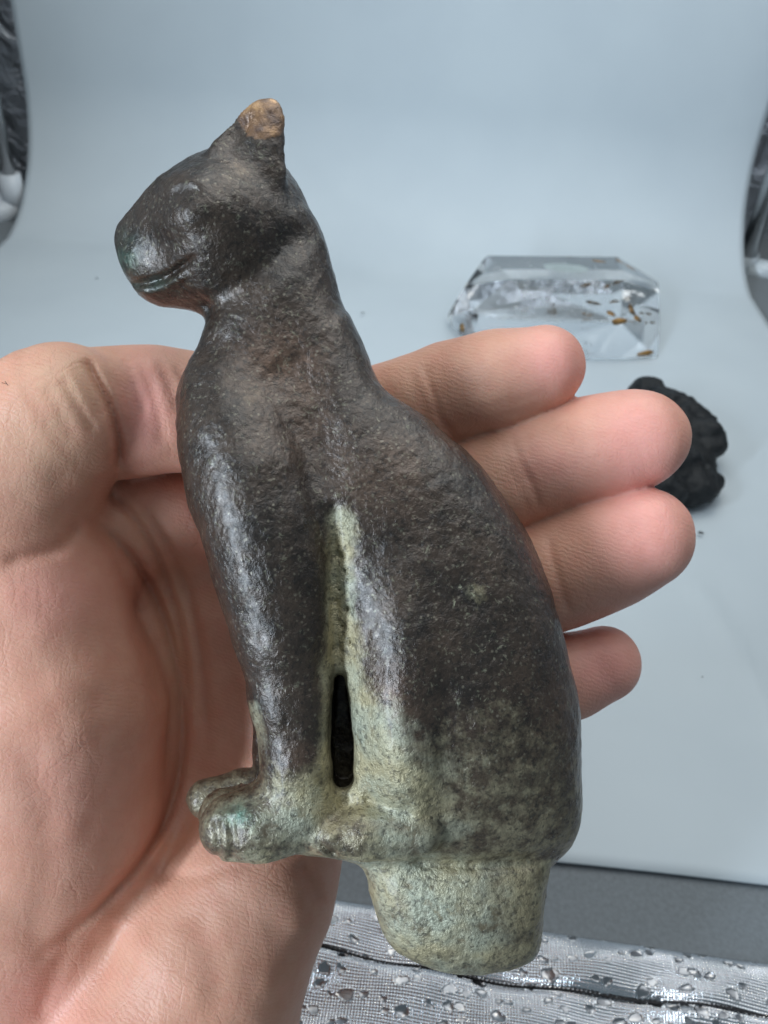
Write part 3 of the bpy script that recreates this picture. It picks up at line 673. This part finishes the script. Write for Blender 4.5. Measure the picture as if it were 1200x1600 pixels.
# ------------------------------------------------------------------ silver flap at the front, its seam
def build_flap():
    # rear hem runs through these pixels, front edge beyond the picture
    A0, A1 = floor_at(380, 1392), floor_at(1300, 1530)
    e = Vector((A1.x - A0.x, A1.y - A0.y, 0)); Lg = e.length; e /= Lg; nrm = Vector((e.y, -e.x, 0))
    NU, NV = 1000, 300; W = .052
    U = np.linspace(0, Lg, NU)[:, None]; V = np.linspace(0, W, NV)[None, :]
    # pebbly smooth spots, random on a jittered grid
    r = np.random.default_rng(5); bl = np.zeros((NU, NV)); tl = np.zeros((NU, NV)); g = .0040
    for i in range(int(Lg / g) + 1):
        for j in range(int(W / g) + 1):
            if r.random() < .42: continue
            cu, cv = (i + .5 + r.uniform(-.35, .35)) * g, (j + .5 + r.uniform(-.35, .35)) * g; a = r.uniform(.0010, .0023); b_ = a * r.uniform(.5, .85); th = r.uniform(-.5, .5)
            x = (U - cu) * math.cos(th) + (V - cv) * math.sin(th); y = -(U - cu) * math.sin(th) + (V - cv) * math.cos(th)
            ang = np.arctan2(y, x); k = 1 + .10 * np.sin(3 * ang + r.uniform(0, 6)) + .05 * np.sin(5 * ang + r.uniform(0, 6))
            dd = np.sqrt((x / a) ** 2 + (y / b_) ** 2) / k
            dome = np.clip(1 - dd * dd, 0, 1) * a * r.uniform(-.28, .03); m_ = np.clip((1.15 - dd) / .40, 0, 1); tl = np.where(m_ > bl, m_ * (r.uniform(-.05, .05) * x + r.uniform(-.09, .05) * y) + dome, tl); bl = np.maximum(bl, m_)
    p = .00150; weave = np.sin((U + V) * 2 * math.pi / p) * np.sin((U - V) * 2 * math.pi / p)
    seam = .0155 + .002 * np.sin(U * 20)
    Z = .0085 * np.sqrt(np.clip(V / .009, 0, 1) * (2 - np.clip(V / .009, 0, 1))) - .0012 * np.exp(-((V - seam) / .0016) ** 2) + .0012 * np.sin(U * 55 + 2 * np.sin(V * 160)) * np.clip(V / .01, 0, 1)
    Z = Z + 0.0010 * np.sin(U * 190 + V * 210) * np.clip(V / .01, 0, 1) + .00024 * weave * (1 - bl) + .0007 * bl * (1 - bl) + tl - .002 * np.clip((V - .02) / .03, 0, 1)
    px = A0.x + U * e.x + V * nrm.x; py = A0.y + U * e.y + V * nrm.y
    vs = np.stack([px, py, Z + .0005], -1).reshape(-1, 3)
    idx = np.arange(NU * NV).reshape(NU, NV); q = np.stack([idx[:-1, :-1], idx[1:, :-1], idx[1:, 1:], idx[:-1, 1:]], -1).reshape(-1, 4)[:, ::-1]
    root = empty('silver_flap', (A0.x, A0.y, 0)); tag(root, 'shiny embossed silver fabric flap with a dark stitched seam in front of the backdrop', 'flap')
    mesh_obj('film', vs - np.array((A0.x, A0.y, 0)), q, SILVER, root, True, dict(blotch=bl.ravel()))
    pts = []
    for i in range(0, NU, 2):
        s_ = seam[i, 0] + .00015 * math.sin(i * .9); j = min(NV - 1, int(s_ / W * (NV - 1)))
        pts.append((A0.x + U[i, 0] * e.x + s_ * nrm.x - A0.x, A0.y + U[i, 0] * e.y + s_ * nrm.y - A0.y, Z[i, j] + .0007 + .00010 * math.sin(i * .7)))
    mesh_obj('seam', *tube(pts, .00034, 6), simple('black_thread', (.015, .013, .014), .7), root)
build_flap()

# ------------------------------------------------------------------ quartz crystal
def build_crystal():
    # footprint and top ring, both read off the photo at their heights
    H1 = .034
    lowpx = [(712, 512), (748, 548), (1024, 561), (1030, 505), (985, 470), (770, 462)]
    toppx = [(742, 470), (797, 463), (970, 500), (1003, 440), (965, 412), (760, 399)]
    import bmesh
    bm = bmesh.new(); pts = []
    def at(px, py, z): return floor_at(px, py, z)
    for x, y, z in ((760, 399, .030), (965, 401, .030), (800, 436, .034), (975, 438, .034), (790, 500, .021), (968, 503, .0265), (748, 549, .002), (775, 556, .002), (925, 563, .002), (1027, 561, .002),
                    (1029, 440, .018), (1031, 500, .012), (1030, 535, .003), (699, 493, .008), (727, 446, .027), (734, 487, .022), (705, 512, .002), (760, 470, .002), (1010, 470, .002)): pts.append(at(x, y, z))
    c = sum((Vector((p.x, p.y, 0)) for p in pts), Vector()) / len(pts)
    for p in pts: bm.verts.new(p - c)
    bmesh.ops.convex_hull(bm, input=bm.verts)
    bmesh.ops.dissolve_limit(bm, angle_limit=math.radians(7), verts=bm.verts[:], edges=bm.edges[:])
    for v_ in [v_ for v_ in bm.verts if not v_.link_faces]: bm.verts.remove(v_)
    bmesh.ops.bevel(bm, geom=bm.edges[:], offset=.0005, segments=2, affect='EDGES')
    bmesh.ops.recalc_face_normals(bm, faces=bm.faces[:])
    from mathutils.bvhtree import BVHTree
    bvh = BVHTree.FromBMesh(bm)
    me = bpy.data.meshes.new('body'); bm.to_mesh(me); bm.free(); me.materials.append(GLASS)
    root = empty('quartz_crystal', c); tag(root, 'clear faceted quartz crystal with amber specks lying on the sheet behind the index finger', 'crystal')
    o = bpy.data.objects.new('body', me); COL.objects.link(o); o.parent = root
    AMB = simple('amber_stain', (.30, .155, .035), .5, 0, 500, .2, .0003, .2)
    def petal(px, py, h, a, b_, th):
        d_ = ray(px, py).normalized(); hit, nrm, _, _ = bvh.ray_cast(CAML - c, d_); vs = []; n = 18
        if hit is None: return
        p = hit + nrm * .00002; x = CAMR.to_3x3() @ Vector((math.cos(th), math.sin(th), 0)); x = (x - nrm * x.dot(nrm)).normalized(); y = nrm.cross(x); a *= 1.5; b_ *= 1.6
        for s_ in (1, -1):
            vs.append(p + nrm * .00012 * s_)
        for k in range(n):
            t = 2 * math.pi * k / n; vs.append(p + x * a * math.cos(t) * (1 + .1 * math.sin(5 * t + px)) + y * b_ * math.sin(t) * (1 + .15 * math.cos(3 * t + px)))
        fs = []
        for k in range(n): fs.append((0, 2 + k, 2 + (k + 1) % n)); fs.append((1, 2 + (k + 1) % n, 2 + k))
        o_ = mesh_obj('amber_speck', vs, fs, AMB, root, True)
    for a in ((987, 484, .012, .0030, .0020, 1.2), (968, 502, .012, .0030, .0012, .1), (996, 498, .012, .0030, .0014, .4), (936, 408, .022, .0032, .0011, -.5), (968, 408, .022, .0022, .0010, -.7),
              (985, 418, .020, .0028, .0010, -.4), (1008, 552, .008, .0034, .0011, .1), (722, 512, .010, .0022, .0015, .4), (955, 490, .014, .0020, .0012, -1.0)): petal(*a)
    def chip():
        vs = []; d_ = ray(885, 419).normalized(); hit, nrm, _, _ = bvh.ray_cast(CAML - c, d_)
        if hit is None: return
        x = CAMR.to_3x3() @ Vector((1, -.05, 0)); x = (x - nrm * x.dot(nrm)).normalized(); y = nrm.cross(x); p = hit + nrm * .00008
        for k in range(28):
            t = 2 * math.pi * k / 28; vs.append(p + x * .0135 * math.cos(t) * (1 + .05 * math.sin(3 * t)) + y * .0085 * math.sin(t) * (1 + .08 * math.cos(2 * t)))
        vs.append(p + nrm * .0001)
        mesh_obj('chip', vs, [(k, (k + 1) % 28, 28) for k in range(28)], simple('greyed_chip', (.36, .42, .42), .4), root, True)
    chip()
    # milky veil inside: many tiny flakes
    VE = simple('milky_veil', (.85, .88, .90), .6); r = random.Random(4); vs, fs = [], []
    for i in range(420):
        px, py = r.gauss(870, 55), r.gauss(462, 14)
        if not (805 < px < 950 and 430 < py < 495): continue
        p = at(px, py, r.uniform(.013, .024)) - c; s_ = r.uniform(.0002, .0011); k = len(vs)
        ax = [Vector((r.uniform(-1, 1), r.uniform(-1, 1), r.uniform(-1, 1))).normalized() * s_ for _ in range(3)]
        vs += [p + ax[0], p + ax[1], p + ax[2], p - (ax[0] + ax[1]) * .6]; fs += [(k, k + 1, k + 2), (k, k + 2, k + 3), (k, k + 1, k + 3), (k + 1, k + 2, k + 3)]
    tag(mesh_obj('veil', vs, fs, VE, root, False), kind='stuff')
build_crystal()

# ------------------------------------------------------------------ black stone
def build_stone():
    c = floor_at(1035, 735); fd = Field((-.055, -.055, -.004), (.055, .080, .036), .0007)
    def Q(px, py, z): q_ = floor_at(px, py, z) - c; return np.array((q_.x, q_.y, z))
    for px, py, z, r, in ((1012, 625, .012, .0110), (1040, 650, .014, .013), (1075, 668, .014, .0125), (1095, 690, .013, .0105), (1000, 690, .014, .018), (1050, 740, .012, .013), (1090, 768, .009, .0085),
                          (1108, 758, .008, .0058), (1112, 704, .012, .0056), (1030, 770, .010, .012), (1065, 775, .007, .0085)):
        add_ell(fd, Q(px, py, z), (r, r * .95, r * .9), .006)
    add_ell(fd, Q(1060, 690, .010), (.014, .014, .012), .006); add_ell(fd, Q(1075, 728, .008), (.012, .013, .010), .006)
    add_cone(fd, Q(1150, 737, .010), Q(1112, 733, .014), .0032, .0024, .003, None, True)
    add_cone(fd, Q(1112, 722, .018), Q(1060, 740, .022), .0020, .0030, .003, None, True)
    fd.F += .0009 * vnoise(fd, .008, 21) + .0005 * vnoise(fd, .0035, 22) + .00015 * vnoise(fd, .0015, 23)
    X, Y, Z = fd.all(); fd.F = np.maximum(fd.F, .0002 - Z + 0 * X)
    v, q = nets(fd); v, q = largest(v, q); v = relax(v, q, 1)
    s = NT('black_tektite'); n = s.noise(160, 5, .6); red = s.ramp(s.noise(60, 3, .6), (.66, 0.0), (.74, 1.0))
    b = s.mix(s.ramp(n, (.3, 0.0), (.7, 1.0)), (.005, .006, .007), (.014, .016, .018)); b = s.mix(s.math('MULTIPLY', red, .5), b, (.05, .022, .018))
    m = s.set(Base_Color=b, Roughness=.62, Normal=s.bump(s.noise(420, 4, .6), .5, .0008), Specular_IOR_Level=.35)
    o = mesh_obj('black_stone', v, q, m); o.location = (c.x, c.y, .0022)
    tag(o, 'rough matt black stone lying on the sheet, partly hidden by the middle fingertip', 'stone')
    import bmesh
    for px, py, s_, lab in ((1112, 786, .0014, 'tiny black crumb lying just below the black stone'), (1091, 843, .0011, 'tiny black crumb beside the ring fingertip'),
                       (1093, 1068, .0003, 'faint speck of grit on the open sheet right of the little finger'), (566, 498, .0010, 'thin grey speck on the sheet right of the cat neck'), (152, 443, .0008, 'thin grey speck on the sheet left of the cat muzzle')):
        bm = bmesh.new(); bmesh.ops.create_icosphere(bm, subdivisions=1, radius=s_)
        for v_ in bm.verts: v_.co = Vector((v_.co.x * 1.3, v_.co.y * .7, v_.co.z * .45)) * random.uniform(.8, 1.2)
        me = bpy.data.meshes.new('crumb'); bm.to_mesh(me); bm.free(); me.materials.append(m if px > 1000 else simple('grey_grit', (.22, .24, .25)))
        o = bpy.data.objects.new('crumb', me); COL.objects.link(o); p = floor_at(px, py); o.location = (p.x, p.y, .0035 + s_ * .3); o.rotation_euler[2] = random.uniform(-.3, .3)
        tag(o, lab, 'crumb')
build_stone()
